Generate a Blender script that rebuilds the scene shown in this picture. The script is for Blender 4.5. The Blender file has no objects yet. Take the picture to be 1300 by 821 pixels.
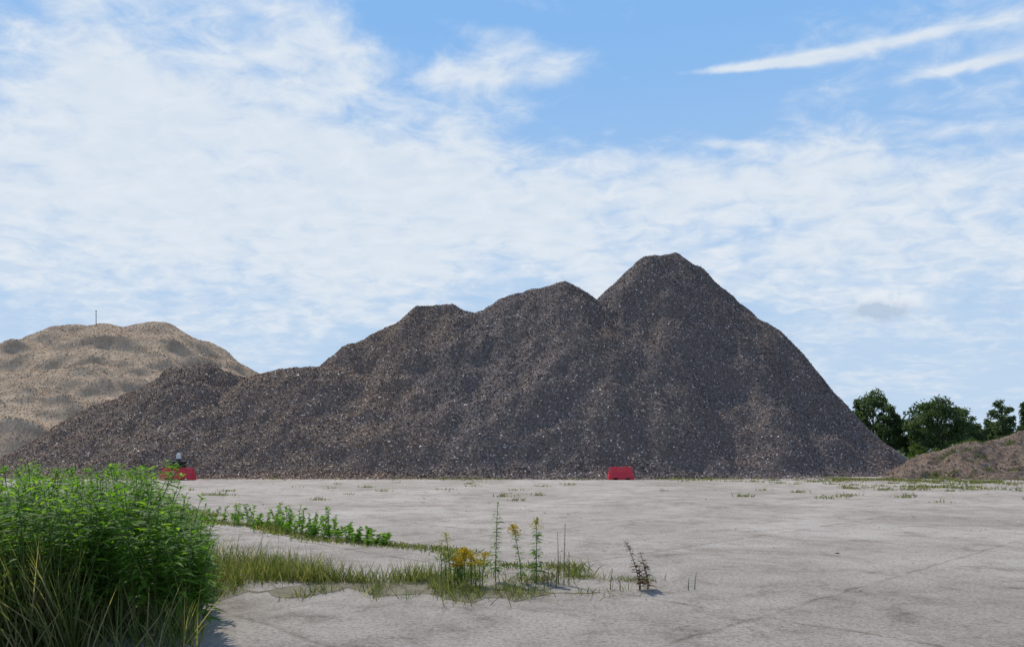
import bpy, math, numpy as np
from mathutils import Vector
rng=np.random.default_rng(7)
scene=bpy.context.scene
scene.view_settings.view_transform='Standard'
scene.view_settings.look='None'
scene.view_settings.exposure=0
CAMZ=1.6; F=1000.0; HOR=572.0
def P(px,py,Y): return ((px-650)/F*Y, Y, CAMZ+(HOR-py)/F*Y)

# ---------------- noise ----------------
TAB=np.random.default_rng(3).uniform(-1,1,(256,256))
def vn(x,y,s=0):
    x=x+s*17.31; y=y+s*9.77
    xi=np.floor(x).astype(int); yi=np.floor(y).astype(int)
    fx=x-xi; fy=y-yi
    fx=fx*fx*(3-2*fx); fy=fy*fy*(3-2*fy)
    a=TAB[xi&255,yi&255]; b=TAB[(xi+1)&255,yi&255]
    c=TAB[xi&255,(yi+1)&255]; d=TAB[(xi+1)&255,(yi+1)&255]
    return (a*(1-fx)+b*fx)*(1-fy)+(c*(1-fx)+d*fx)*fy
def fbm(x,y,o=4,s=0):
    r=0;a=1;f=1
    for i in range(o):
        r=r+a*vn(x*f,y*f,s+i*3); a*=.5; f*=2.03
    return r

# ---------------- helpers ----------------
def link(o):
    scene.collection.objects.link(o); return o
def mesh_np(name,V,Q,mats,smooth=False,parent=None,mi=None):
    V=np.asarray(V,dtype=np.float32); Q=np.asarray(Q,dtype=np.int32)
    me=bpy.data.meshes.new(name)
    me.vertices.add(len(V)); me.vertices.foreach_set('co',V.ravel())
    k=Q.shape[1]
    me.loops.add(Q.size); me.loops.foreach_set('vertex_index',Q.ravel())
    me.polygons.add(len(Q))
    me.polygons.foreach_set('loop_start',np.arange(0,Q.size,k,dtype=np.int32))
    me.polygons.foreach_set('loop_total',np.full(len(Q),k,dtype=np.int32))
    if not isinstance(mats,(list,tuple)): mats=[mats]
    for m in mats: me.materials.append(m)
    if mi is not None: me.polygons.foreach_set('material_index',np.asarray(mi,dtype=np.int32))
    me.polygons.foreach_set('use_smooth',np.full(len(Q),smooth))
    me.update(calc_edges=True)
    o=link(bpy.data.objects.new(name,me))
    if parent: o.parent=parent
    return o
def nrm(a): return a/np.maximum(np.linalg.norm(a,axis=1,keepdims=True),1e-9)
def strips(base,d,L,W,droop=0.3,prof=(.15,1,.75,0.02),side=None):
    n=len(base); d=nrm(d); K=len(prof)
    if side is None:
        r=rng.normal(size=(n,3)); side=np.cross(d,r)
    side=nrm(side)
    L=np.broadcast_to(L,(n,)); W=np.broadcast_to(W,(n,)); droop=np.broadcast_to(droop,(n,))
    V=np.zeros((n,K,2,3))
    for i,p in enumerate(prof):
        t=i/(K-1)
        c=base+d*(L*t)[:,None]; c=c+np.array([0,0,-1.])*(droop*L*t*t)[:,None]
        V[:,i,0]=c-side*(W*p*.5)[:,None]; V[:,i,1]=c+side*(W*p*.5)[:,None]
    idx=(np.arange(n)*K*2)[:,None,None]; i=np.arange(K-1)
    q=np.stack([2*i,2*i+1,2*i+3,2*i+2],axis=1)[None]
    return V.reshape(-1,3),(idx+q).reshape(-1,4)
class Acc:
    def __init__(s): s.V=[];s.Q=[];s.M=[];s.n=0
    def add(s,V,Q,m=0):
        s.V.append(V); s.Q.append(Q+s.n); s.M.append(np.full(len(Q),m)); s.n+=len(V)
    def obj(s,name,mats,smooth=False,parent=None):
        return mesh_np(name,np.concatenate(s.V),np.concatenate(s.Q),mats,smooth,parent,np.concatenate(s.M))
def tube(pts,rad,seg=6):
    pts=np.asarray(pts,float); K=len(pts); V=[]
    for i in range(K):
        d=pts[min(i+1,K-1)]-pts[max(i-1,0)]; d/=np.linalg.norm(d)+1e-9
        a=np.cross(d,[0.3,1,.1]); a/=np.linalg.norm(a)+1e-9; b=np.cross(d,a)
        for j in range(seg):
            t=2*math.pi*j/seg
            V.append(pts[i]+rad[i]*(a*math.cos(t)+b*math.sin(t)))
    Q=[[i*seg+j,i*seg+(j+1)%seg,(i+1)*seg+(j+1)%seg,(i+1)*seg+j] for i in range(K-1) for j in range(seg)]
    return np.array(V),np.array(Q)

# ---------------- materials ----------------
def newmat(name):
    m=bpy.data.materials.new(name); m.use_nodes=True
    nt=m.node_tree; return m,nt,nt.nodes,nt.links,nt.nodes['Principled BSDF']
def ramp(N,stops,interp='LINEAR'):
    r=N.new('ShaderNodeValToRGB'); cr=r.color_ramp; cr.interpolation=interp
    while len(cr.elements)<len(stops): cr.elements.new(.5)
    for e,(p,c) in zip(cr.elements,stops):
        e.position=p; e.color=(*c,1)
    return r
def noise(N,L,vec,scale,detail=5,rough=.6,dist=0):
    n=N.new('ShaderNodeTexNoise'); n.inputs['Scale'].default_value=scale
    n.inputs['Detail'].default_value=detail; n.inputs['Roughness'].default_value=rough
    n.inputs['Distortion'].default_value=dist
    if vec is not None: L.new(vec,n.inputs['Vector'])
    return n
def mixc(N,L,fac,a,b,mode='MIX'):
    m=N.new('ShaderNodeMix'); m.data_type='RGBA'; m.blend_type=mode
    for s,v in ((m.inputs[0],fac),(m.inputs[6],a),(m.inputs[7],b)):
        if isinstance(v,(int,float)): s.default_value=v
        elif isinstance(v,tuple): s.default_value=(*v,1)
        else: L.new(v,s)
    return m.outputs[2]
def chipmat(name,stops,tintA,tintB,tscale=.08,rough=.75,spec=.25,xg=None):
    m,nt,N,L,B=newmat(name)
    g=N.new('ShaderNodeNewGeometry'); r=ramp(N,stops)
    L.new(g.outputs['Random Per Island'],r.inputs[0])
    tc=N.new('ShaderNodeTexCoord')
    n=noise(N,L,tc.outputs['Object'],tscale,3,.6)
    f=n.outputs[0]
    if xg:   # different loads tipped at the two ends of the pile
        sx=N.new('ShaderNodeSeparateXYZ'); L.new(tc.outputs['Object'],sx.inputs[0])
        mr=N.new('ShaderNodeMapRange'); mr.inputs[1].default_value=xg[0]; mr.inputs[2].default_value=xg[1]
        mr.inputs[3].default_value=-.22; mr.inputs[4].default_value=.16; L.new(sx.outputs[0],mr.inputs[0])
        ad=N.new('ShaderNodeMath'); ad.operation='ADD'; L.new(mr.outputs[0],ad.inputs[0]); L.new(f,ad.inputs[1]); f=ad.outputs[0]
    rr=ramp(N,[(.34,tintA),(.62,tintB)]); L.new(f,rr.inputs[0])
    c=mixc(N,L,1.0,r.outputs[0],rr.outputs[0],'MULTIPLY')
    L.new(c,B.inputs['Base Color']); B.inputs['Roughness'].default_value=rough
    B.inputs['Specular IOR Level'].default_value=spec
    return m
def soilmat(name,stops,scale=3,bump=.6):
    m,nt,N,L,B=newmat(name)
    tc=N.new('ShaderNodeTexCoord')
    n=noise(N,L,tc.outputs['Object'],scale,7,.75)
    r=ramp(N,stops); L.new(n.outputs[0],r.inputs[0])
    L.new(r.outputs[0],B.inputs['Base Color']); B.inputs['Roughness'].default_value=.9
    B.inputs['Specular IOR Level'].default_value=.15
    b=N.new('ShaderNodeBump'); b.inputs['Strength'].default_value=bump; b.inputs['Distance'].default_value=.1
    L.new(n.outputs[0],b.inputs['Height']); L.new(b.outputs[0],B.inputs['Normal'])
    return m
def leafmat(name,stops,trans=.4,tcol=(.2,.36,.04),rough=.65,spec=.2):
    m,nt,N,L,B=newmat(name)
    g=N.new('ShaderNodeNewGeometry'); r=ramp(N,stops)
    L.new(g.outputs['Random Per Island'],r.inputs[0])
    L.new(r.outputs[0],B.inputs['Base Color']); B.inputs['Roughness'].default_value=rough
    B.inputs['Specular IOR Level'].default_value=spec
    T=N.new('ShaderNodeBsdfTranslucent')
    c=mixc(N,L,1.0,r.outputs[0],(tcol[0]*10,tcol[1]*10,tcol[2]*10),'MULTIPLY')
    L.new(c,T.inputs['Color'])
    mx=N.new('ShaderNodeMixShader'); mx.inputs[0].default_value=trans
    L.new(B.outputs[0],mx.inputs[1]); L.new(T.outputs[0],mx.inputs[2])
    L.new(mx.outputs[0],N['Material Output'].inputs['Surface'])
    return m
def plain(name,col,rough=.5,var=.25,scale=6):
    m,nt,N,L,B=newmat(name)
    tc=N.new('ShaderNodeTexCoord'); n=noise(N,L,tc.outputs['Object'],scale,6,.7)
    r=ramp(N,[(.3,tuple(c*(1-var) for c in col)),(.7,tuple(min(1,c*(1+var)) for c in col))])
    L.new(n.outputs[0],r.inputs[0]); L.new(r.outputs[0],B.inputs['Base Color'])
    B.inputs['Roughness'].default_value=rough
    return m

# ---------------- heightfields ----------------
def seg(a,b,slope,r): return (*a,*b,slope,r)
DARK=[seg(P(820,321,64),P(858,319,65.5),1.05,.6),
 seg(P(858,320,65.5),P(884,333,65.5),1.05,.4),
 seg(P(640,374,61),P(712,358,60),.98,1.0),
 seg(P(712,358,60),P(738,368,62),.98,.6),
 seg(P(534,385,60),P(572,385,60),.95,.4),
 seg(P(450,434,57.5),P(512,403,60),.95,.9),
 seg(P(578,395,60),P(640,388,61),.97,.9),
 seg(P(432,455,56),P(450,434,57.5),.95,.9),
 seg(P(520,464,55.5),P(620,457,55.5),.96,1.5),
 seg(P(335,470,54.4),P(425,462,54.6),.92,1.3),
 seg(P(425,463,54.6),P(480,480,53.2),.92,1.1),
 seg(P(222,464,55),P(262,463,55),.84,.8),
 seg(P(262,463,55),P(300,474,55.5),.84,.8),
 seg(P(130,508,54.5),P(222,464,55),.82,.8),
 seg(P(-40,606,54),P(130,508,54.5),.78,.8)]
SAND=[seg(P(95,413,82),P(195,412,82),.62,4),
 seg(P(195,413,82),P(250,432,80),.66,2),
 seg(P(250,432,80),P(285,460,79),.7,2),
 seg(P(18,450,78),P(60,426,80),.6,2.5),
 seg(P(60,426,80),P(95,413,82),.6,3),
 seg(P(-90,500,74),P(18,450,78),.55,3),
 seg(P(60,464,68),P(125,463,68),.64,.7),
 seg(P(150,460,71),P(205,474,69),.64,.7),
 seg(P(-10,496,62),P(55,486,63),.6,.7),
 seg(P(60,504,60),P(100,502,61),.6,.7),
 seg(P(10,468,72),P(60,458,73),.6,.7),
 seg(P(-110,525,60),P(-10,505,61),.55,1.0)]
DIRT=[seg(P(1158,596,47),P(1225,563,48.5),.55,.8),
 seg(P(1225,563,48.5),P(1262,562,48),.5,.8),
 seg(P(1262,562,48),P(1300,549,48.5),.5,.8),
 seg(P(1300,549,48.5),P(1420,550,50),.5,.8)]
def hf(S,x,y,k=.35):
    acc=None
    for (x1,y1,h1,x2,y2,h2,sl,r) in S:
        dx=x2-x1;dy=y2-y1; l2=dx*dx+dy*dy+1e-9
        t=np.clip(((x-x1)*dx+(y-y1)*dy)/l2,0,1)
        d=np.hypot(x-x1-t*dx,y-y1-t*dy)
        h=h1+(h2-h1)*t-sl*(np.sqrt(d*d+r*r)-r)
        acc=h if acc is None else np.maximum(acc,h)+k*np.log1p(np.exp(-np.abs(acc-h)/k))*.6
    return acc
def Hdark(x,y):
    wx=x+.35*fbm(x/5,y/5,3,1); wy=y+.8*fbm(x/4+50,y/4,3,2)
    h=hf(DARK,wx,wy,.15)
    h=.5*(h+np.sqrt(h*h+.9))-.12
    f=np.clip(h/1.5,0,1)
    return h+f*(.20*fbm(x/3.2,y/6,3,5)+.10*fbm(x/.9,y/2.4,2,8)+.04*fbm(x/.35,y/.35,2,11))-.14
def Hsand(x,y):
    wx=x+1.3*fbm(x/5,y/5,3,21); wy=y+1.6*fbm(x/5+50,y/5,3,22)
    h=hf(SAND,wx,wy,.15)
    rd=1-np.abs(fbm(x/7,y/3.5,2,31))
    q=h+.8*fbm(x/7,y/7,2,35)
    return h+.7*rd-.62+.12*np.sin(q*2.6)+.05*fbm(x/1.2,y/1.2,3,28)
def Hdirt(x,y):
    wx=x+.5*fbm(x/2,y/2,3,41); wy=y+.5*fbm(x/2+50,y/2,3,42)
    return hf(DIRT,wx,wy,.2)+.16*fbm(x/.8,y/.8,4,45)-.1
def build_pile(name,Hf,x0,x1,y0,y1,res,mat):
    xs=np.arange(x0,x1,res); ys=np.arange(y0,y1,res)
    X,Y=np.meshgrid(xs,ys); Z=Hf(X,Y)
    V=np.stack([X,Y,np.maximum(Z,-.3)],-1).reshape(-1,3); ny,nx=X.shape
    i=np.arange(ny-1)[:,None]*nx+np.arange(nx-1)[None]
    Q=np.stack([i,i+1,i+nx+1,i+nx],-1).reshape(-1,4)
    keep=(V[:,2][Q]>-.05).any(1); Q=Q[keep]
    u,inv=np.unique(Q,return_inverse=True)
    return mesh_np(name,V[u],inv.reshape(Q.shape),mat,True)
def scatter(name,Hf,x0,x1,y0,y1,n,smin,smax,mat,parent,tilt=.5,lift=.02):
    x=rng.uniform(x0,x1,n); y=rng.uniform(y0,y1,n); z=Hf(x,y); e=.1
    gx=(Hf(x+e,y)-z)/e; gy=(Hf(x,y+e)-z)/e
    nn=nrm(np.stack([-gx,-gy,np.ones(n)],1))
    p=np.stack([x,y,z],1); v=nrm(np.array([0,0,CAMZ])-p)
    k=(z>-.02)&((nn*v).sum(1)>-.25)
    p=p[k];nn=nn[k]; n=len(p)
    nn=nrm(nn+rng.normal(size=(n,3))*tilt)
    t=nrm(np.cross(nn,rng.normal(size=(n,3)))); b=np.cross(nn,t)
    s=smin+(smax-smin)*rng.beta(1.2,4.5,n); w=s*rng.uniform(.25,.8,n)
    c=p+np.array([0,0,1])*rng.uniform(0,lift,n)[:,None]
    a1=t*(s/2)[:,None]; b1=b*(w/2)[:,None]
    j=rng.uniform(.6,1.2,(4,n,1))
    V=np.stack([c-a1*j[0]-b1,c+a1*j[1]-b1*j[3],c+a1*j[2]+b1,c-a1+b1*j[1]],1).reshape(-1,3)
    Q=np.arange(4*n).reshape(n,4)
    return mesh_np(name,V,Q,mat,False,parent)

m_bark=chipmat('bark_chips',[(0,(.095,.074,.062)),(.45,(.185,.15,.13)),(.8,(.265,.22,.195)),(.92,(.45,.39,.355)),(1,(.85,.78,.72))],(1.36,1.12,.88),(1.02,.96,.94),.12,.8,.2,(-9,-2))
m_barkbase=soilmat('bark_base',[(.3,(.09,.07,.058)),(.7,(.23,.185,.158))],5,.4)
m_wood=chipmat('wood_chips',[(0,(.36,.27,.185)),(.5,(.50,.385,.27)),(.9,(.62,.50,.365)),(1,(.78,.68,.54))],(.62,.48,.39),(1.08,.97,.83),.16,.85,.15)
m_woodbase=soilmat('wood_base',[(.3,(.30,.21,.14)),(.7,(.54,.42,.29))],1,.3)
m_dirt=soilmat('dirt',[(.25,(.08,.055,.038)),(.5,(.18,.13,.095)),(.75,(.30,.235,.18))],3,.8)
m_clod=chipmat('clods',[(0,(.09,.065,.045)),(.6,(.20,.15,.115)),(1,(.42,.35,.29))],(.85,.72,.6),(1,.93,.85),.3)

dark=build_pile('bark_mulch_pile',Hdark,-42,30,42,78,.14,m_barkbase)
scatter('bark_chips',Hdark,-37,27,43.5,70,600000,.035,.23,m_bark,dark,.48,.03)
sand=build_pile('wood_chip_pile',Hsand,-75,-20,40,96,.22,m_woodbase)
scatter('wood_chips',Hsand,-60,-22,46,88,190000,.05,.24,m_wood,sand,.3,.015)
dirt=build_pile('dirt_mound',Hdirt,21,42,42,56,.08,m_dirt)
scatter('clods',Hdirt,21,42,42,54,26000,.03,.2,m_clod,dirt,.5,.04)

# ---------------- ground ----------------
def sheet(name,pts,z,mat):
    me=bpy.data.meshes.new(name); me.from_pydata([(x,y,z) for x,y in pts],[],[list(range(len(pts)))]); me.materials.append(mat)
    return link(bpy.data.objects.new(name,me))
m_field=soilmat('field_grass',[(.3,(.035,.05,.015)),(.7,(.10,.12,.04))],.4)
sheet('ground',[(-3000,-600),(3000,-600),(3000,4000),(-3000,4000)],-.006,m_field)

m,nt,N,L,B=newmat('concrete')
tc=N.new('ShaderNodeTexCoord')
mp=N.new('ShaderNodeMapping'); mp.inputs['Rotation'].default_value=(0,0,math.radians(45.8))
L.new(tc.outputs['Object'],mp.inputs['Vector'])
big=noise(N,L,tc.outputs['Object'],.2,6,.68,.8); med=noise(N,L,tc.outputs['Object'],1.1,9,.82,.4); fine=noise(N,L,tc.outputs['Object'],24,8,.88)
r1=ramp(N,[(.36,(.375,.33,.28)),(.5,(.45,.40,.345)),(.62,(.52,.465,.41))]); L.new(big.outputs[0],r1.inputs[0])
r2=ramp(N,[(.34,(.60,.58,.55)),(.47,(.93,.93,.93)),(.66,(1.12,1.11,1.09))]); L.new(med.outputs[0],r2.inputs[0])
r3=ramp(N,[(.38,(.30,.28,.25)),(.5,(1,1,1)),(.62,(1.22,1.22,1.20))]); L.new(fine.outputs[0],r3.inputs[0])
c=mixc(N,L,1.0,r1.outputs[0],r2.outputs[0],'MULTIPLY'); c=mixc(N,L,.9,c,r3.outputs[0],'MULTIPLY')
wob=noise(N,L,tc.outputs['Object'],1.5,8,.75)
vs=N.new('ShaderNodeVectorMath'); vs.operation='SCALE'; vs.inputs[3].default_value=.35
L.new(wob.outputs['Color'],vs.inputs[0])
va=N.new('ShaderNodeVectorMath'); va.operation='ADD'; L.new(mp.outputs[0],va.inputs[0]); L.new(vs.outputs[0],va.inputs[1])
br=N.new('ShaderNodeTexBrick'); br.offset=0; br.inputs['Scale'].default_value=1
br.inputs['Brick Width'].default_value=3.6; br.inputs['Row Height'].default_value=3.6; br.inputs['Mortar Size'].default_value=.05; br.inputs['Mortar Smooth'].default_value=1
br.inputs['Color1'].default_value=(1.03,1.03,1.03,1); br.inputs['Color2'].default_value=(.90,.89,.88,1); br.inputs['Mortar'].default_value=(.42,.41,.33,1)
L.new(va.outputs[0],br.inputs['Vector'])
jf=ramp(N,[(.42,(.1,.1,.1)),(.60,(1,1,1))]); L.new(wob.outputs[0],jf.inputs[0])
jm=N.new('ShaderNodeMath'); jm.operation='MULTIPLY'; L.new(jf.outputs[0],jm.inputs[0]); jm.inputs[1].default_value=.85
c=mixc(N,L,jm.outputs[0],c,mixc(N,L,1.0,c,br.outputs['Color'],'MULTIPLY'))
vo=N.new('ShaderNodeTexVoronoi'); vo.feature='DISTANCE_TO_EDGE'; vo.inputs['Scale'].default_value=.6
w2=noise(N,L,tc.outputs['Object'],.8,10,.8); s2=N.new('ShaderNodeVectorMath'); s2.operation='SCALE'; s2.inputs[3].default_value=3.0
L.new(w2.outputs['Color'],s2.inputs[0]); a2=N.new('ShaderNodeVectorMath'); L.new(tc.outputs['Object'],a2.inputs[0]); L.new(s2.outputs[0],a2.inputs[1]); L.new(a2.outputs[0],vo.inputs['Vector'])
rc=ramp(N,[(.0,(.40,.38,.33)),(.03,(1,1,1))]); L.new(vo.outputs['Distance'],rc.inputs[0])
c=mixc(N,L,jm.outputs[0],c,mixc(N,L,1.0,c,rc.outputs[0],'MULTIPLY'))
L.new(c,B.inputs['Base Color']); B.inputs['Roughness'].default_value=.9; B.inputs['Specular IOR Level'].default_value=.1
bp=N.new('ShaderNodeBump'); bp.inputs['Strength'].default_value=.8; bp.inputs['Distance'].default_value=.04
L.new(fine.outputs[0],bp.inputs['Height']); L.new(bp.outputs[0],B.inputs['Normal'])
sheet('concrete_pavement',[(-90,-30),(90,-30),(90,50.5),(-90,98)],0,m)
m_soil=soilmat('verge_soil',[(.3,(.10,.09,.055)),(.7,(.27,.235,.17))],5)
xs=np.linspace(-14,1.0,140)
def topf(x): return 9.6+.5*fbm(x/.6,x*0+.5,4,9)-np.maximum(0,x+.8)*.35+np.where(x<-4.6,2.2,np.maximum(0,-3.2-x)*1.6)
def botf(x): return np.where(x<-4.0,-8.0,np.minimum(8.75+.45*fbm(x/.5,x*0+3.5,4,19)-np.clip(-3.0-x,0,1)*2.6,topf(x)-.05))
tp=topf(xs); bt=botf(xs)
sheet('verge_soil',[(float(a),float(b)) for a,b in zip(xs,bt)]+[(float(a),float(b)) for a,b in zip(xs[::-1],tp[::-1])],.004,m_soil)

n=12000
x=rng.uniform(-30,27,n); y=45.8-rng.exponential(.6,n)
x2=rng.uniform(-25,30,3500); y2=rng.uniform(8,46,3500)
big_=np.concatenate([np.ones(n),np.zeros(3500)])
x=np.concatenate([x,x2]); y=np.concatenate([y,y2]); n=len(x)
hz=np.maximum(Hdark(x,y),0)
c0=np.stack([x,y,np.full(n,.008)+hz],1); nn=nrm(np.array([0,0,1.])+rng.normal(size=(n,3))*.3); t=nrm(np.cross(nn,rng.normal(size=(n,3)))); b=np.cross(nn,t)
s=np.where(big_>0,.02+rng.exponential(.018,n),.006+rng.exponential(.007,n)); s=np.clip(s,0,.09); a1=t*(s)[:,None]; b1=b*(s*.5)[:,None]
V=np.stack([c0-a1-b1,c0+a1-b1,c0+a1+b1,c0-a1+b1],1).reshape(-1,3)
mesh_np('bark_debris',V,np.arange(4*n).reshape(n,4),m_bark)

# ---------------- vegetation ----------------
m_grass=leafmat('grass_blades',[(0,(.05,.08,.018)),(.45,(.095,.125,.036)),(.7,(.18,.18,.07)),(1,(.36,.31,.19))],.4,(.16,.17,.06))
m_leaf=leafmat('goldenrod_leaves',[(0,(.05,.12,.018)),(.6,(.095,.19,.03)),(1,(.16,.26,.05))],.5,(.20,.21,.06))
m_stem=plain('plant_stem',(.09,.12,.035),.7)
m_yel=leafmat('goldenrod_flowers',[(0,(.42,.27,.01)),(1,(.7,.5,.03))],.3,(.1,.1,.08))
m_dry=leafmat('dry_leaves',[(0,(.07,.035,.02)),(.6,(.16,.08,.04)),(1,(.28,.17,.09))],.3,(.12,.1,.08))
def grass(acc,x,y,h,w,mi=0,spread=.35,z=0):
    n=len(x); base=np.stack([x,y,np.full(n,z)],1)
    d=np.stack([rng.normal(size=n)*spread,rng.normal(size=n)*spread,np.ones(n)],1)
    V,Q=strips(base,d,h,w,rng.uniform(0,.45,n),(1,.85,.55,.03)); acc.add(V,Q,mi)
A=Acc()
n=52000
x=rng.uniform(-5.5,1.4,n); y=rng.uniform(4.6,12.6,n)
dens=fbm(x/.45,y/.45,3,60)
k=(y<topf(x)+rng.normal(size=n)*.14)&(y>botf(x)+rng.normal(size=n)*.18)&(dens>-.35+rng.uniform(0,.7,n)); x=x[k];y=y[k]; dd=dens[k]
h=np.clip(.05+.12*(dd+.2)+rng.exponential(.05,len(x)),.03,.38)
grass(A,x,y,h,rng.uniform(.004,.011,len(x)),0,.5)
for cx,cy,r,hh,c in [(-2.9,9.9,.25,.33,600),(-2.4,9.7,.2,.38,500),(-1.9,9.6,.15,.28,250),(-1.2,9.7,.25,.3,500),(-.6,9.9,.2,.25,300),(-3.4,10.6,.4,.35,900),(.3,9.7,.2,.2,200),(-5.0,11.2,.7,.5,1500),(-3.8,9.6,.4,.4,1100),(.9,9.9,.15,.15,150),(1.5,9.7,.15,.12,120)]:
    grass(A,cx+rng.normal(size=c)*r,cy+rng.normal(size=c)*r*.6,hh*rng.uniform(.4,1.2,c),.008,0,.4)
A.obj('roadside_grass',[m_grass])
A=Acc()
def jline(p0,p1,c,wd,hh,pw=.5):
    t=rng.uniform(0,1,c); x=p0[0]+(p1[0]-p0[0])*t; y=p0[1]+(p1[1]-p0[1])*t
    ph=rng.uniform(0,40)
    mk=fbm(t*5+ph,t*0+p0[1],4,70); k=mk>-pw+.2; x=x[k];y=y[k]; n=len(x); tt=t[k]
    off=.35*fbm(tt*7+ph,tt*0,3,77)
    grass(A,x+off+rng.normal(size=n)*wd,y+off+rng.normal(size=n)*wd*1.5,hh*rng.uniform(.2,1.1,n)*(.5+np.maximum(mk[k],0)*1.3),.01+.0004*(p0[1]+p1[1])/2,0,.6)
jline((-7.6,18.8),(-.9,12.0),6500,.13,.14,1.4)
jline((-.9,12.0),(.9,10.2),900,.08,.12,1.0)
jline((-9.5,22),(-7,18.2),1200,.12,.2,1)
for (a,b,c) in [((18,45.2),(34,29),2400),((12,40),(26,45),1700),((20,36),(34,42),2000),((2,44.4),(16,44.6),1200),((-14,44.6),(-2,44.4),900),((22,30),(30,37),900),((24,44.5),(36,43.4),3200),((10,26),(26,42),900),((8,44),(24,28),800),((15,41),(30,41.5),1600),((-4,43),(10,43.4),600)]:
    jline(a,b,c,.2,.24,.15)
for i in range(190):   # loose tufts
    if rng.random()<.7: cx=rng.uniform(12,32); cy=rng.uniform(31,45)
    else: cx=rng.uniform(-14,30); cy=rng.uniform(24,44.5)
    c=int(rng.integers(8,50))
    grass(A,cx+rng.normal(size=c)*.18,cy+rng.normal(size=c)*.12,.18*rng.uniform(.3,1.2,c),.026,0,.6)
cent=[(-5.6,17.0,.5),(-5.1,16.4,.35),(-4.6,15.9,.5),(-4.0,15.3,.5),(-3.7,14.9,.5),(-3.4,14.6,.4),(-2.7,14.0,.25),(-2.3,13.5,.2),(-6.6,18,.3)]
for cx,cy,hh in cent:
    for sidx in range(11):
        bx=cx+rng.normal()*.22; by=cy+rng.normal()*.15; H=hh*rng.uniform(.3,1.1)
        lean=rng.normal(size=2)*.15
        m_=30; t=np.linspace(.1,1,m_); base=np.stack([bx+lean[0]*t*H,by+lean[1]*t*H,t*H],1)
        an=rng.uniform(0,6.28,m_); d=np.stack([np.cos(an),np.sin(an),np.full(m_,.6)],1)
        V,Q=strips(base,d,rng.uniform(.05,.12,m_),.03,.4); A.add(V,Q,1)
        V,Q=tube([(bx,by,0),(bx+lean[0]*H,by+lean[1]*H,H)],[.006,.003],4); A.add(V,Q,2)
A.obj('joint_weeds',[m_grass,m_leaf,m_stem])

def goldenrod(A,bx,by,H,nleaf,Ls=.11,flower=0,lean=None,wf=.17,t0=.12):
    lean=rng.normal(size=2)*.10 if lean is None else lean
    def pos(t): 
        t=np.asarray(t,float); return np.stack([bx+lean[0]*H*t**1.7,by+lean[1]*H*t**1.7,H*t],-1)
    ts=np.linspace(0,1,6); V,Q=tube(pos(ts),np.linspace(.007,.0025,6),5); A.add(V,Q,1)
    t=np.sort(rng.uniform(t0,1,nleaf)); base=pos(t)
    an=np.arange(nleaf)*2.4+rng.normal(size=nleaf)*.4
    up=.35+1.2*np.maximum(0,t-.85)*4
    d=np.stack([np.cos(an),np.sin(an),up],1)
    side=np.cross(d,[0,0,1.])+rng.normal(size=(nleaf,3))*.25
    l=Ls*(1.1-.5*t)*rng.uniform(.75,1.25,nleaf)
    V,Q=strips(base,d,l,l*wf,.45,(.2,.9,1,.6,.03),side); A.add(V,Q,0)
    if flower:
        m_=flower; tt=rng.uniform(.80,1.0,m_); base=pos(tt)
        an=rng.uniform(0,6.28,m_); rr=.09*(1.05-tt)/.2+.01
        d=np.stack([np.cos(an),np.sin(an),np.full(m_,.5)],1)
        base=base+nrm(d)*(rr*rng.uniform(0,1,m_))[:,None]
        V,Q=strips(base,d+rng.normal(size=(m_,3)),.018,.012,0,(.6,1,.6)); A.add(V,Q,2)
A=Acc()
prof_px=[-60,0,20,45,75,100,130,160,190,215,235,255,262]
prof_top=[592,594,588,584,594,608,588,584,594,612,632,662,698]
for i in range(400):
    Yd=rng.uniform(6.4,10.3) if rng.random()<.75 else rng.uniform(9.5,12.5)
    px=rng.uniform(-60,258)
    top=np.interp(px,prof_px,prof_top)+abs(rng.normal())*26+ (0 if Yd>7.5 else 22)
    bx=(px-650)/F*Yd; H=max(.45,CAMZ+(HOR-top)/F*Yd)
    if px<105 and rng.random()<.35: H*=.72
    goldenrod(A,bx,Yd,H,int(64*H/1.3)+8,.21,0,rng.normal(size=2)*.15,.19,.3)
n=2500
yy=rng.uniform(6,11,n); x=(rng.uniform(-60,250,n)-650)/F*yy
grass(A,x,yy,rng.uniform(.3,.8,n),.012,3,.3)
n=4200
yy=rng.uniform(6.2,8.5,n); x=(rng.uniform(-60,100,n)-650)/F*yy
grass(A,x,yy,rng.uniform(.6,1.2,n),.013,3,.25)
A.obj('goldenrod_thicket',[m_leaf,m_stem,m_yel,m_grass])
def plant(name,px,base_py,top_py,nleaf,flower,Ls=.08,lean=None,mats=None,wf=.17,extra=0):
    Yd=CAMZ*F/(base_py-HOR); H=(base_py-top_py)/F*Yd
    A=Acc(); goldenrod(A,(px-650)/F*Yd,Yd,H,nleaf,Ls,flower,lean,wf)
    for _ in range(extra):
        goldenrod(A,(px-650)/F*Yd+rng.normal()*.08,Yd+rng.normal()*.05,H*rng.uniform(.5,.85),nleaf//2,Ls,flower//2,None,wf)
    A.obj(name,mats or [m_leaf,m_stem,m_yel])
plant('goldenrod_plant',629,738,638,130,0,.12,(0.03,0),None,.22)
plant('goldenrod_plant',662,740,666,80,220,.10,(-.15,0),None,.22)
plant('goldenrod_plant',681,738,658,130,90,.13,(0,0),None,.22)
plant('goldenrod_plant',590,745,696,50,280,.11,(0,0),extra=6)
plant('goldenrod_plant',572,742,676,55,40,.12,(-.1,0),extra=4)
plant('goldenrod_plant',612,744,702,40,120,.10,(0.1,0),extra=3)
plant('dry_dock_plant',812,748,686,60,0,.10,(-.3,0),[m_dry,m_stem,m_yel],.36,extra=0)
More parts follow.
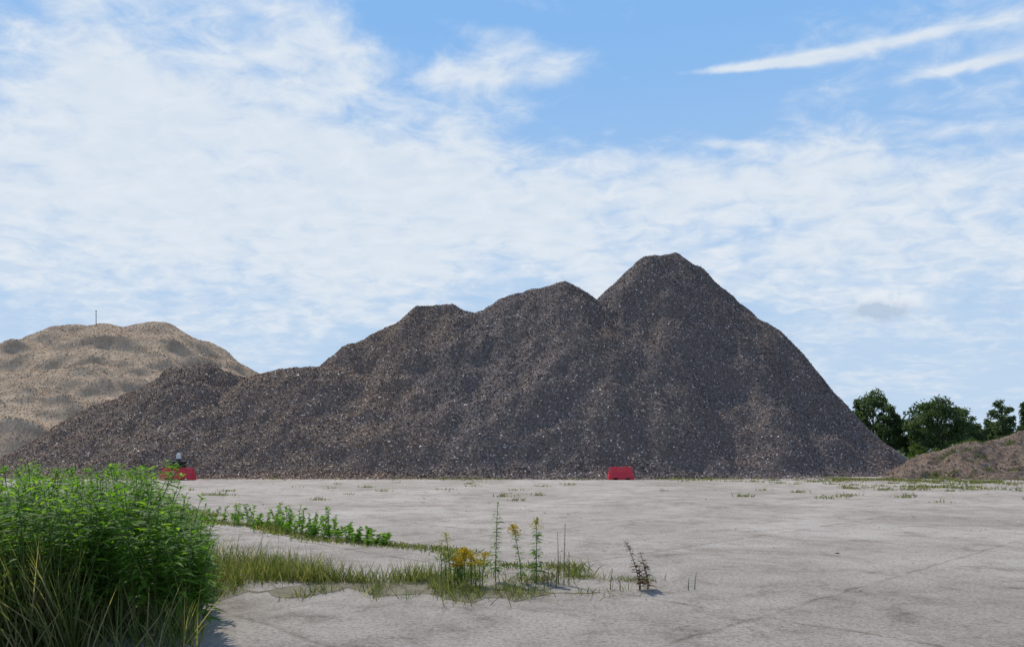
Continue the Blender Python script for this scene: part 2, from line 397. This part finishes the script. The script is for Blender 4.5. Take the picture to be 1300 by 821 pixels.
plant('dry_dock_plant',822,748,700,45,0,.10,(-.2,0),[m_dry,m_stem,m_yel],.36,extra=2)
plant('dry_weed',716,742,664,40,0,.05,(.02,0),[m_dry,m_stem,m_yel],.3,extra=2)
plant('dry_weed',706,745,712,34,0,.06,(.1,0),[m_dry,m_stem,m_yel],.3,extra=3)
plant('dry_weed',775,748,722,16,0,.04,(.1,0),[m_dry,m_stem,m_yel],.3,extra=1)
plant('dry_weed',882,748,726,12,0,.03,(.1,0),[m_leaf,m_stem,m_yel],.3,extra=1)

# ---------------- trees ----------------
m_tree=leafmat('tree_leaves',[(0,(.045,.075,.03)),(.6,(.075,.11,.045)),(1,(.12,.16,.065))],.35,(.15,.16,.09))
m_treel=leafmat('shrub_leaves',[(0,(.05,.09,.02)),(1,(.12,.17,.04))],.35,(.15,.16,.06))
m_trunk=plain('tree_bark',(.09,.07,.055),.9)
def crown(A,c,r,nc,nl,ls,mi=0,conical=False):
    c=np.array(c);r=np.array(r)
    u=nrm(rng.normal(size=(nc,3)))*rng.uniform(.35,1,(nc,1))**.6
    if conical:
        f=np.clip(1-(u[:,2]+1)/2,.12,1); u[:,0]*=f*1.3; u[:,1]*=f*1.3
    cc=c+u*r; cr=r.mean()*rng.uniform(.14,.32,nc)
    for k in range(nc):
        p=cc[k]+nrm(rng.normal(size=(nl,3)))*(cr[k]*rng.uniform(.3,1.15,(nl,1)))*np.array([1,1,.75])
        d=rng.normal(size=(nl,3)); d[:,2]-=.3
        V,Q=strips(p,d,ls*rng.uniform(.6,1.3,nl),ls*.55,.2,(.4,1,.1)); A.add(V,Q,mi)
    return cc
def tree(name,px,top,Y,wpx,crownlow=.25,conical=False,nc=60,nl=110,ls=.42):
    X=(px-650)/F*Y; H=CAMZ+(HOR-top)/F*Y; w=wpx/F*Y/2
    A=Acc()
    cz=H*(1+crownlow)/2; rz=H*(1-crownlow)/2
    cc=crown(A,(X,Y,cz),(w*.88,w*.88,rz*.9),nc,nl,ls,0,conical)
    V,Q=tube([(X,Y,-.2),(X+.1,Y,H*.4),(X-.1,Y,H*.9)],[H*.022,H*.015,.03],7); A.add(V,Q,1)
    for q in cc[::3]:
        z0=min(q[2]-.3,max(H*.2,q[2]-w*.8)); 
        V,Q=tube([(X,Y,z0),((X+q[0])/2,(Y+q[1])/2,(z0+q[2])/2+.1),q],[H*.008,H*.005,.02],4); A.add(V,Q,1)
    return A.obj(name,[m_tree,m_trunk])
tree('birch_tree',1108,488,140,50,.05,False,52,90)
tree('birch_tree',1090,500,143,34,.1,True,42,90)
tree('birch_tree',1128,508,136,34,.05,False,40,90)
tree('broadleaf_tree',1190,501,130,90,.05,False,90)
tree('broadleaf_tree',1155,520,138,50,.05,False,50)
tree('broadleaf_tree',1228,526,145,40,.05,False,40)
tree('birch_tree',1272,501,150,36,.1,False,38,90)
tree('birch_tree',1301,506,150,24,.1,True,34,90)
tree('birch_tree',1326,500,152,50,.1,False,50)
tree('birch_tree',1252,530,160,28,.1,False,30)
A=Acc()
for i in range(46):
    px=1040+i*11+rng.normal()*4; Y=rng.uniform(185,230); top=534+rng.normal()*5
    X=(px-650)/F*Y; H=CAMZ+(HOR-top)/F*Y
    crown(A,(X,Y,H*.5),(2.6,2.6,H*.5),14,60,.6)
for i in range(60):
    px=-900+i*60+rng.normal()*20; Y=rng.uniform(330,420); H=rng.uniform(9,14)
    crown(A,((px-650)/F*Y,Y,H*.5),(12,6,H*.5),14,40,1.6)
A.obj('distant_tree_line',[m_tree])
A=Acc()
for px,top,Y,w in [(1172,563,62,1.1),(1165,570,60,.8),(1185,572,66,1.0),(1215,568,75,1.4),(1245,560,85,2.2),(1285,556,90,2.5),(1268,566,62,.8)]:
    H=CAMZ+(HOR-top)/F*Y
    crown(A,((px-650)/F*Y,Y,H*.5),(w,w,H*.55),14,70,.17)
A.obj('shrub_mass',[m_treel])
A=Acc()
for i in range(34):
    cx=rng.uniform(24,36); cy=rng.uniform(44.3,49.5); c=int(rng.integers(15,70))
    x=cx+rng.normal(size=c)*.2; y=cy+rng.normal(size=c)*.15; z=np.maximum(Hdirt(x,y),0)
    base=np.stack([x,y,z],1); d=np.stack([rng.normal(size=c)*.4,rng.normal(size=c)*.4,np.ones(c)],1)
    V,Q=strips(base,d,rng.uniform(.08,.30,c),.03,.2,(1,.8,.1)); A.add(V,Q,0)
A.obj('mound_weeds',[m_treel])

# ---------------- barriers ----------------
m_red=plain('red_plastic',(.62,.03,.05),.45,.15,4)
m_tyre=plain('tyre_rubber',(.02,.02,.02),.8)
m_white=plain('white_plastic',(.6,.6,.58),.4,.1)
def prism(profile,Lx,mat,name,parent,bev=.015,taper=0):
    import bmesh
    bm=bmesh.new(); n=len(profile); zt=max(z for _,z in profile)
    A_=[bm.verts.new((-Lx/2+taper*z/zt,y,z)) for y,z in profile]; B_=[bm.verts.new((Lx/2-taper*z/zt,y,z)) for y,z in profile]
    bm.faces.new(A_[::-1]); bm.faces.new(B_)
    for i in range(n): bm.faces.new([A_[i],A_[(i+1)%n],B_[(i+1)%n],B_[i]])
    bmesh.ops.recalc_face_normals(bm,faces=bm.faces)
    if bev: bmesh.ops.bevel(bm,geom=list(bm.edges),offset=bev,segments=2,affect='EDGES')
    me=bpy.data.meshes.new(name); bm.to_mesh(me); bm.free(); me.materials.append(mat)
    o=link(bpy.data.objects.new(name,me)); o.parent=parent; return o
BY=43.8
def barrier(px,Y,Lx,H,rot=0):
    e=link(bpy.data.objects.new('red_road_barrier',None)); e.location=((px-650)/F*Y,Y,0); e.rotation_euler=(0,0,rot)
    prof=[(-.27,.10),(.27,.10),(.27,.22),(.15,.36),(.11,H),(-.11,H),(-.15,.36),(-.27,.22)]
    prism(prof,Lx,m_red,'body',e,.02,.12)
    for i,(cx,w) in enumerate([(-Lx*.40,Lx*.18),(0,Lx*.28),(Lx*.40,Lx*.18)]):
        f=prism([(-.265,0),(.265,0),(.265,.12),(-.265,.12)],w,m_red,'foot_%d'%(i+1),e,.008); f.location.x=cx
    for i,cx in enumerate([-Lx*.25,Lx*.25]):
        r=prism([(-.20,.24),(-.135,.40),(-.125,H-.08),(-.155,H-.08)],.07,m_red,'rib_%d'%(i+1),e,.004); r.location.x=cx
    for i,cx in enumerate([-Lx*.2,Lx*.2]):
        bpy.ops.mesh.primitive_cylinder_add(radius=.05,depth=.04,location=(cx,0,H+.02)); c=bpy.context.object
        c.name='filler_cap_%d'%(i+1); c.data.materials.append(m_red); c.parent=e
    return e
barrier(788,BY,1.45,.70,.05)
b1=barrier(226,43.4,1.9,.66,-.05)
bx=(226-650)/F*43.4
ty=link(bpy.data.objects.new('car_tyre',None)); ty.location=(bx+.02,43.4,.70)
for i in range(2):
    bpy.ops.mesh.primitive_torus_add(major_radius=.27,minor_radius=.095,major_segments=36,minor_segments=14,location=(0,0,.085+i*.17))
    o=bpy.context.object; o.name='tyre_ring_%d'%(i+1); o.scale=(1.15,1.15,.95); o.data.materials.append(m_tyre); o.parent=ty
    n=24
    A=Acc()
    for j in range(n):
        a=j/n*6.283; z0=.085+i*.17
        bb=[]
        for dz in(-.06,.06):
            for da in(-.04,.04):
                for rr in(.40,.428):
                    bb.append((rr*math.cos(a+da),rr*math.sin(a+da),z0+dz))
        A.add(np.array(bb),np.array([[0,1,3,2],[4,5,7,6],[0,1,5,4],[2,3,7,6],[1,3,7,5],[0,2,6,4]]))
    A.obj('tread_%d'%(i+1),[m_tyre],False,ty)
lt=link(bpy.data.objects.new('warning_lamp',None)); lt.location=(bx+.04,43.4,.70)
def cyl(r,h,z,mat,name,par,r2=None):
    bpy.ops.mesh.primitive_cone_add(vertices=24,radius1=r,radius2=r if r2 is None else r2,depth=h,location=(0,0,z+h/2))
    o=bpy.context.object; o.name=name; o.data.materials.append(mat); o.parent=par; return o
cyl(.04,.42,0,m_white,'post',lt); cyl(.13,.10,.36,m_tyre,'base',lt); cyl(.14,.28,.46,m_white,'housing',lt,.12); cyl(.10,.05,.74,m_white,'cap',lt,.05)

mt=P(122,412,82)
e=link(bpy.data.objects.new('measuring_mast',None)); e.location=(mt[0],82,mt[2]-1.5)
cyl(.045,2.9,0,m_tyre,'pole',e,.03); o=cyl(.07,.10,2.88,m_tyre,'tip',e,.04)

# ---------------- world ----------------
SUN_EL=50; SUN_AZ=-32
w=bpy.data.worlds.new('World'); scene.world=w; w.use_nodes=True
N=w.node_tree.nodes; L=w.node_tree.links; bg=N['Background']
sky=N.new('ShaderNodeTexSky'); sky.sky_type='NISHITA'; sky.sun_disc=False
sky.sun_elevation=math.radians(SUN_EL); sky.sun_rotation=math.radians(SUN_AZ)
sky.air_density=1.0; sky.dust_density=.6; sky.ozone_density=2.0
def M(op,a,b=None,c=None,clamp=False):
    n=N.new('ShaderNodeMath'); n.operation=op; n.use_clamp=clamp
    for i,v in enumerate((a,b,c)):
        if v is None: continue
        if isinstance(v,(int,float)): n.inputs[i].default_value=v
        else: L.new(v,n.inputs[i])
    return n.outputs[0]
tc=N.new('ShaderNodeTexCoord'); sp=N.new('ShaderNodeSeparateXYZ'); L.new(tc.outputs['Generated'],sp.inputs[0])
X,Y,Z=sp.outputs
az=M('ARCTAN2',X,Y); el=M('ARCSINE',Z)
ae=N.new('ShaderNodeCombineXYZ'); L.new(az,ae.inputs[0]); L.new(el,ae.inputs[1])
def pxae(px,py):
    u=(px-650)/F; v=(HOR-py)/F
    return math.atan(u), math.atan(v/math.sqrt(1+u*u))
def blob(px,py,wx,wy,rot=0,amp=1):
    a,e=pxae(px,py); a2_,e2_=pxae(px+20*math.cos(rot),py-20*math.sin(rot)); rot=math.atan2(e2_-e,a2_-a)
    s_=math.hypot(e2_-e,a2_-a)/.02
    mp=N.new('ShaderNodeMapping'); mp.vector_type='TEXTURE'
    mp.inputs['Location'].default_value=(a,e,0); mp.inputs['Rotation'].default_value=(0,0,rot); mp.inputs['Scale'].default_value=(wx/F*s_,wy/F*s_,1)
    L.new(ae.outputs[0],mp.inputs['Vector'])
    dt=N.new('ShaderNodeVectorMath'); dt.operation='DOT_PRODUCT'; L.new(mp.outputs[0],dt.inputs[0]); L.new(mp.outputs[0],dt.inputs[1])
    return M('MULTIPLY',M('POWER',.3679,dt.outputs['Value']),amp)
zz=M('ADD',M('MAXIMUM',Z,0),.20)
cb=N.new('ShaderNodeCombineXYZ'); L.new(M('DIVIDE',X,zz),cb.inputs[0]); L.new(M('DIVIDE',Y,zz),cb.inputs[1])
def wn(scale,detail,rough,dist=0,stretch=(1,1,1),rot=0):
    mp=N.new('ShaderNodeMapping'); mp.inputs['Scale'].default_value=stretch; mp.inputs['Rotation'].default_value=(0,0,rot)
    L.new(cb.outputs[0],mp.inputs['Vector'])
    return noise(N,L,mp.outputs[0],scale,detail,rough,dist).outputs[0]
n1=wn(2.3,7,.60,.6); n2=wn(11,5,.6,.5,(1,1.2,1),.3)
cov=None
for b in [blob(200,180,460,200,0,.38),blob(900,110,250,66,0,-.36),blob(720,15,260,40,0,-.2),
          blob(1120,225,500,48,.05,.34),blob(1200,165,200,26,.15,.22),blob(560,250,330,70,0,.22),blob(10,75,70,35,0,-.22),blob(520,20,80,30,0,-.28),blob(690,178,60,24,0,-.25),
          blob(1040,70,200,7,.17,.50),blob(980,84,130,6,.10,.38),blob(1240,82,100,8,.22,.45),blob(620,45,90,14,-.2,.30),blob(680,92,100,18,.08,.40),blob(925,183,45,7,0,.4),
          blob(800,330,800,80,0,.30)]:
    cov=b if cov is None else M('ADD',cov,b)
d=M('ADD',M('MULTIPLY',n1,1.35),M('MULTIPLY',n2,.80)); d=M('ADD',d,cov)
mr=N.new('ShaderNodeMapRange'); mr.interpolation_type='SMOOTHSTEP'; mr.inputs[1].default_value=.96; mr.inputs[2].default_value=1.56; L.new(d,mr.inputs[0])
dens=mr.outputs[0]
hz=N.new('ShaderNodeMapRange'); hz.interpolation_type='SMOOTHSTEP'; hz.inputs[1].default_value=.56; hz.inputs[2].default_value=0.0; hz.inputs[3].default_value=0; hz.inputs[4].default_value=.95; L.new(el,hz.inputs[0])
STR=.12
def csc(c): return tuple(v/STR for v in c)
skc=mixc(N,L,1.0,sky.outputs[0],(1.25,1.5,1.7),'MULTIPLY')
mn=N.new('ShaderNodeVectorMath'); mn.operation='MINIMUM'; L.new(skc,mn.inputs[0]); mn.inputs[1].default_value=csc((.23,.47,.85)); skc=mn.outputs[0]
c1=mixc(N,L,hz.outputs[0],skc,csc((.55,.69,.85)))
ccol=mixc(N,L,n2,csc((.60,.70,.82)),csc((.88,.91,.94)))
c2=mixc(N,L,M('MULTIPLY',dens,.90),c1,ccol)
cn=noise(N,L,ae.outputs[0],45,4,.6).outputs[0]
pf=M('MULTIPLY',blob(1124,384,46,18,.05,1.6),M('SUBTRACT',M('MULTIPLY',cn,4.0),1.1),clamp=True)
c3=mixc(N,L,M('MULTIPLY',pf,.9),c2,csc((.80,.85,.91)))
sm=M('MULTIPLY',blob(1118,395,34,11,0,2.0),M('SUBTRACT',M('MULTIPLY',cn,3.5),1.0),clamp=True)
c3=mixc(N,L,M('MULTIPLY',sm,.8),c3,csc((.42,.54,.70)))
L.new(c3,bg.inputs['Color']); bg.inputs['Strength'].default_value=STR

# ---------------- sun ----------------
ld=bpy.data.lights.new('sun','SUN'); ld.energy=3.9; ld.angle=math.radians(.6); ld.color=(1,.93,.84)
so=link(bpy.data.objects.new('sun',ld))
a=math.radians(SUN_AZ); e=math.radians(SUN_EL)
sd=Vector((math.sin(a)*math.cos(e),math.cos(a)*math.cos(e),math.sin(e)))
so.rotation_euler=sd.to_track_quat('Z','Y').to_euler(); so.location=sd*100

# ---------------- camera ----------------
cd=bpy.data.cameras.new('camera'); cam=link(bpy.data.objects.new('camera',cd)); scene.camera=cam
cam.location=(0,0,CAMZ); cam.rotation_euler=(math.radians(90),0,0)
cd.sensor_width=36; cd.lens=36*F/1300; cd.shift_y=(HOR-410.5)/1300
cd.clip_start=.1; cd.clip_end=8000
